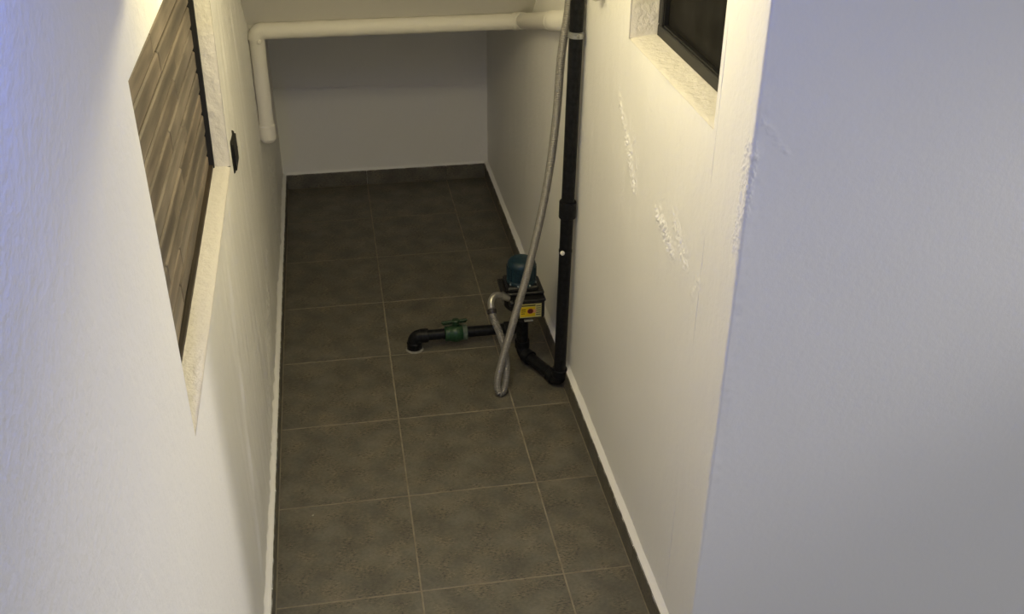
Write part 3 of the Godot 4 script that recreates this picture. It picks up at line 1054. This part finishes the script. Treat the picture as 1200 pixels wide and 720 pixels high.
# ------------------------------------------------------------------ flexible conduit
func build_conduit() -> void:
	var t := thing("flexible_conduit", "grey ribbed flexible conduit hanging beside the black pipe and looping to the pump", "conduit", Vector3.ZERO)
	var grey := worn(Color(0.56, 0.545, 0.52), 0.40, 0.4, 81, 0.08, 10.0)
	var rib := func(l): return 0.0142 + 0.0011 * sin(l * TAU / 0.0062)
	var pts := smooth_path([
		Vector3(0.612, 2.10, -1.44), Vector3(0.636, 1.80, -1.455), Vector3(0.640, 1.53, -1.462), Vector3(0.622, 1.361, -1.470), Vector3(0.610, 1.121, -1.475),
		Vector3(0.583, 0.865, -1.480), Vector3(0.525, 0.557, -1.480), Vector3(0.461, 0.302, -1.475), Vector3(0.417, 0.130, -1.470), Vector3(0.401, 0.055, -1.462),
		Vector3(0.404, 0.0175, -1.440), Vector3(0.421, 0.020, -1.445), Vector3(0.438, 0.075, -1.475),
		Vector3(0.438, 0.165, -1.500), Vector3(0.421, 0.235, -1.525), Vector3(0.402, 0.290, -1.560), Vector3(0.398, 0.318, -1.590)], 0.0016)
	var m := MB.new()
	m.tube(pts, rib, 14)
	obj("ribbed_sleeve", m, grey, t)
	# bent metal connector into the gland
	var shiny := worn(Color(0.66, 0.65, 0.62), 0.28, 0.75, 82, 0.06, 12.0)
	m = MB.new()
	m.tube(smooth_path([Vector3(0.398, 0.314, -1.587), Vector3(0.399, 0.338, -1.606), Vector3(0.414, 0.352, -1.622), Vector3(0.440, 0.348, -1.632), Vector3(0.474, 0.326, -1.641)], 0.004), fixed(0.0135), 18)
	obj("elbow_connector", m, shiny, t)
	m = MB.new()
	m.lathe(Vector3(0.444, 0.346, -1.634), Vector3(0.036, -0.024, -0.008), [Vector2(0.0135, 0), Vector2(0.018, 0.001), Vector2(0.018, 0.016), Vector2(0.015, 0.018)], 6)
	obj("lock_nut", m, shiny, t)
	m = MB.new()
	m.lathe(Vector3(0.398, 0.300, -1.574), Vector3(0.001, 0.75, -0.62), [Vector2(0.016, 0), Vector2(0.0185, 0.001), Vector2(0.0185, 0.018), Vector2(0.015, 0.020)], 16)
	obj("ferrule", m, worn(Color(0.12, 0.10, 0.09), 0.5, 0.3, 83, 0.2, 20.0), t)

# ------------------------------------------------------------------ small things
func build_small_things() -> void:
	# black box set in the left wall past the window
	var b := thing("switch_box", "black square electrical box set in the left wall just past the window sill", "electrical box", Vector3(WL, 1.172, -1.222))
	var blk := plain(Color(0.025, 0.024, 0.024), 0.5)
	var m := MB.new()
	m.box(Vector3(-0.012, 0, 0), Vector3(0.034, 0.098, 0.122), 0.004)
	obj("back_box", m, blk, b)
	m = MB.new()
	m.box(Vector3(0.007, 0, 0), Vector3(0.006, 0.084, 0.106), 0.002)
	obj("cover_plate", m, blk, b)
	var sc := plain(Color(0.10, 0.10, 0.10), 0.4, 0.5)
	for z in [-0.040, 0.040]:
		m = MB.new()
		m.lathe(Vector3(0.009, 0, z), Vector3.RIGHT, [Vector2(0.0035, 0), Vector2(0.0035, 0.0015), Vector2(0.002, 0.0025)], 10)
		obj("screw", m, sc, b)

	# white fitting on the right wall, cut off by the top of the picture
	var w := thing("wall_fitting", "small white fitting on the right wall just past the top of the black pipe", "fitting", Vector3(WR, 1.640, -1.205))
	var white := plain(Color(0.82, 0.81, 0.77), 0.4)
	m = MB.new()
	m.lathe(Vector3(0, 0.012, 0), Vector3.LEFT, [Vector2(0.040, -0.004), Vector2(0.040, 0.008), Vector2(0.034, 0.014)], 24)
	obj("wall_plate", m, white, w)
	m = MB.new()
	m.lathe(Vector3(-0.008, 0.022, 0), Vector3(-0.45, -0.85, 0.15), [Vector2(0.020, 0), Vector2(0.026, 0.008), Vector2(0.026, 0.045), Vector2(0.020, 0.062), Vector2(0.010, 0.070)], 20)
	obj("lamp_holder", m, white, w)

	# two crumbs of plaster on the tiles
	var chip := plain(Color(0.72, 0.70, 0.64), 0.8)
	m = MB.new()
	m.box(Vector3.ZERO, Vector3(0.007, 0.004, 0.005), 0.0015, Basis(Vector3.UP, 0.5))
	var c := obj("plaster_crumb", m, chip)
	c.position = Vector3(-0.327, 0.0025, -0.854)
	tag(c, "tiny white crumb alone on the tile by the left skirting", "crumb")
	m = MB.new()
	m.box(Vector3.ZERO, Vector3(0.006, 0.0025, 0.022), 0.001, Basis(Vector3.UP, 0.1))
	c = obj("plaster_crumb", m, plain(Color(0.40, 0.38, 0.32), 0.8))
	c.position = Vector3(0.334, 0.0015, -1.75)
	tag(c, "thin pale plaster smear on the tile in front of the green valve", "crumb")

# ------------------------------------------------------------------ lamps (all out of the picture)
func glow(c: Color, e: float) -> StandardMaterial3D:
	var m := plain(c, 0.4)
	m.emission_enabled = true
	m.emission = c
	m.emission_energy_multiplier = e
	return m

func build_lamps(warm: float, cool: float, blue: float) -> void:
	# a globe hung under the passage ceiling
	var wc := Color(1.0, 0.95, 0.765)
	var o: OmniLight3D
	var m: MB
	var l: Node3D
	for e in [[Vector3(0.05, 2.12, -0.58), 1.0, "near", "warm globe lamp hung just inside the mouth of the passage"]]:
		l = thing("globe_lamp", e[3], "lamp", e[0])
		m = MB.new()
		var prof := []
		for k in 17:
			var w := PI * k / 16.0
			prof.append(Vector2(0.07 * sin(w), -0.07 * cos(w)))
		m.lathe(Vector3.ZERO, Vector3.UP, prof, 32, false)
		obj("globe", m, glow(wc, 1.2), l)
		m = MB.new()
		m.lathe(Vector3(0, 0.064, 0), Vector3.UP, [Vector2(0.026, 0), Vector2(0.026, 0.04), Vector2(0.008, 0.05), Vector2(0.004, 0.052), Vector2(0.004, TOP - e[0].y - 0.062 if e[2] == "near" else 0.27)], 16)
		obj("cord", m, plain(Color(0.8, 0.8, 0.78), 0.5), l)
		o = OmniLight3D.new()
		o.name = "globe_light"
		o.light_color = wc
		o.light_energy = warm * e[1]
		o.light_size = 0.068
		o.omni_range = 14.0
		o.omni_attenuation = 2.0
		o.shadow_enabled = true
		l.add_child(o)

	# flood lamp on a bracket further along the front wall, aimed low at the left wall
	l = thing("flood_lamp", "white flood lamp on a bracket on the front wall", "lamp", Vector3(3.6, 1.95, 0.36))
	var cc := Color(1.0, 0.98, 0.965)
	var aim := Basis.looking_at(Vector3(-0.46, 0.85, 0.40) - l.position, Vector3.UP)
	m = MB.new()
	m.box(aim * Vector3(0, 0, 0.03), Vector3(0.5, 0.5, 0.05), 0.01, aim)
	obj("housing", m, plain(Color(0.1, 0.1, 0.1), 0.5), l)
	m = MB.new()
	m.box(Vector3(0.06, 0, -0.175), Vector3(0.03, 0.04, 0.35), 0.005)
	obj("bracket", m, plain(Color(0.1, 0.1, 0.1), 0.5), l)
	m = MB.new()
	m.lathe(aim * Vector3(0, 0, 0.006), aim * Vector3.FORWARD, [Vector2(0.23, 0), Vector2(0.23, 0.004)], 32)
	obj("lens", m, glow(cc, 1.5), l)
	var a := SpotLight3D.new()
	a.name = "flood_light"
	a.light_color = cc
	a.light_energy = cool
	a.light_size = 0.22
	a.spot_range = 20.0
	a.spot_attenuation = 2.0
	a.spot_angle = 21.0
	a.spot_angle_attenuation = 1.0
	a.shadow_enabled = true
	l.add_child(a)
	a.transform = Transform3D(aim, aim * Vector3(0, 0, -0.24))

	# small wall lamp on the left wall
	for e in [["blue_lamp", Vector3(WL, 2.38, 1.05), Color(0.12, 0.40, 1.0), blue, 1.5, "small blue wall lamp on the left wall beside the viewer"]]:
		l = thing(e[0], e[5], "lamp", e[1])
		m = MB.new()
		m.lathe(Vector3(0, 0, 0), Vector3.RIGHT, [Vector2(0.05, -0.004), Vector2(0.05, 0.02), Vector2(0.012, 0.025), Vector2(0.012, 0.040)], 20)
		obj("arm", m, plain(Color(0.7, 0.7, 0.7), 0.5), l)
		m = MB.new()
		m.lathe(Vector3(0.07, -0.03, 0), Vector3.UP, [Vector2(0.0, 0), Vector2(0.03, 0.008), Vector2(0.038, 0.03), Vector2(0.03, 0.052), Vector2(0.0, 0.06)], 20)
		obj("globe", m, glow(e[2], e[4]), l)
		o = OmniLight3D.new()
		o.name = "globe_light"
		o.light_color = e[2]
		o.light_energy = e[3]
		o.light_size = 0.03
		o.omni_range = 14.0
		o.omni_attenuation = 2.0
		o.shadow_enabled = true
		l.add_child(o)
		o.position = Vector3(0.07, 0, 0)
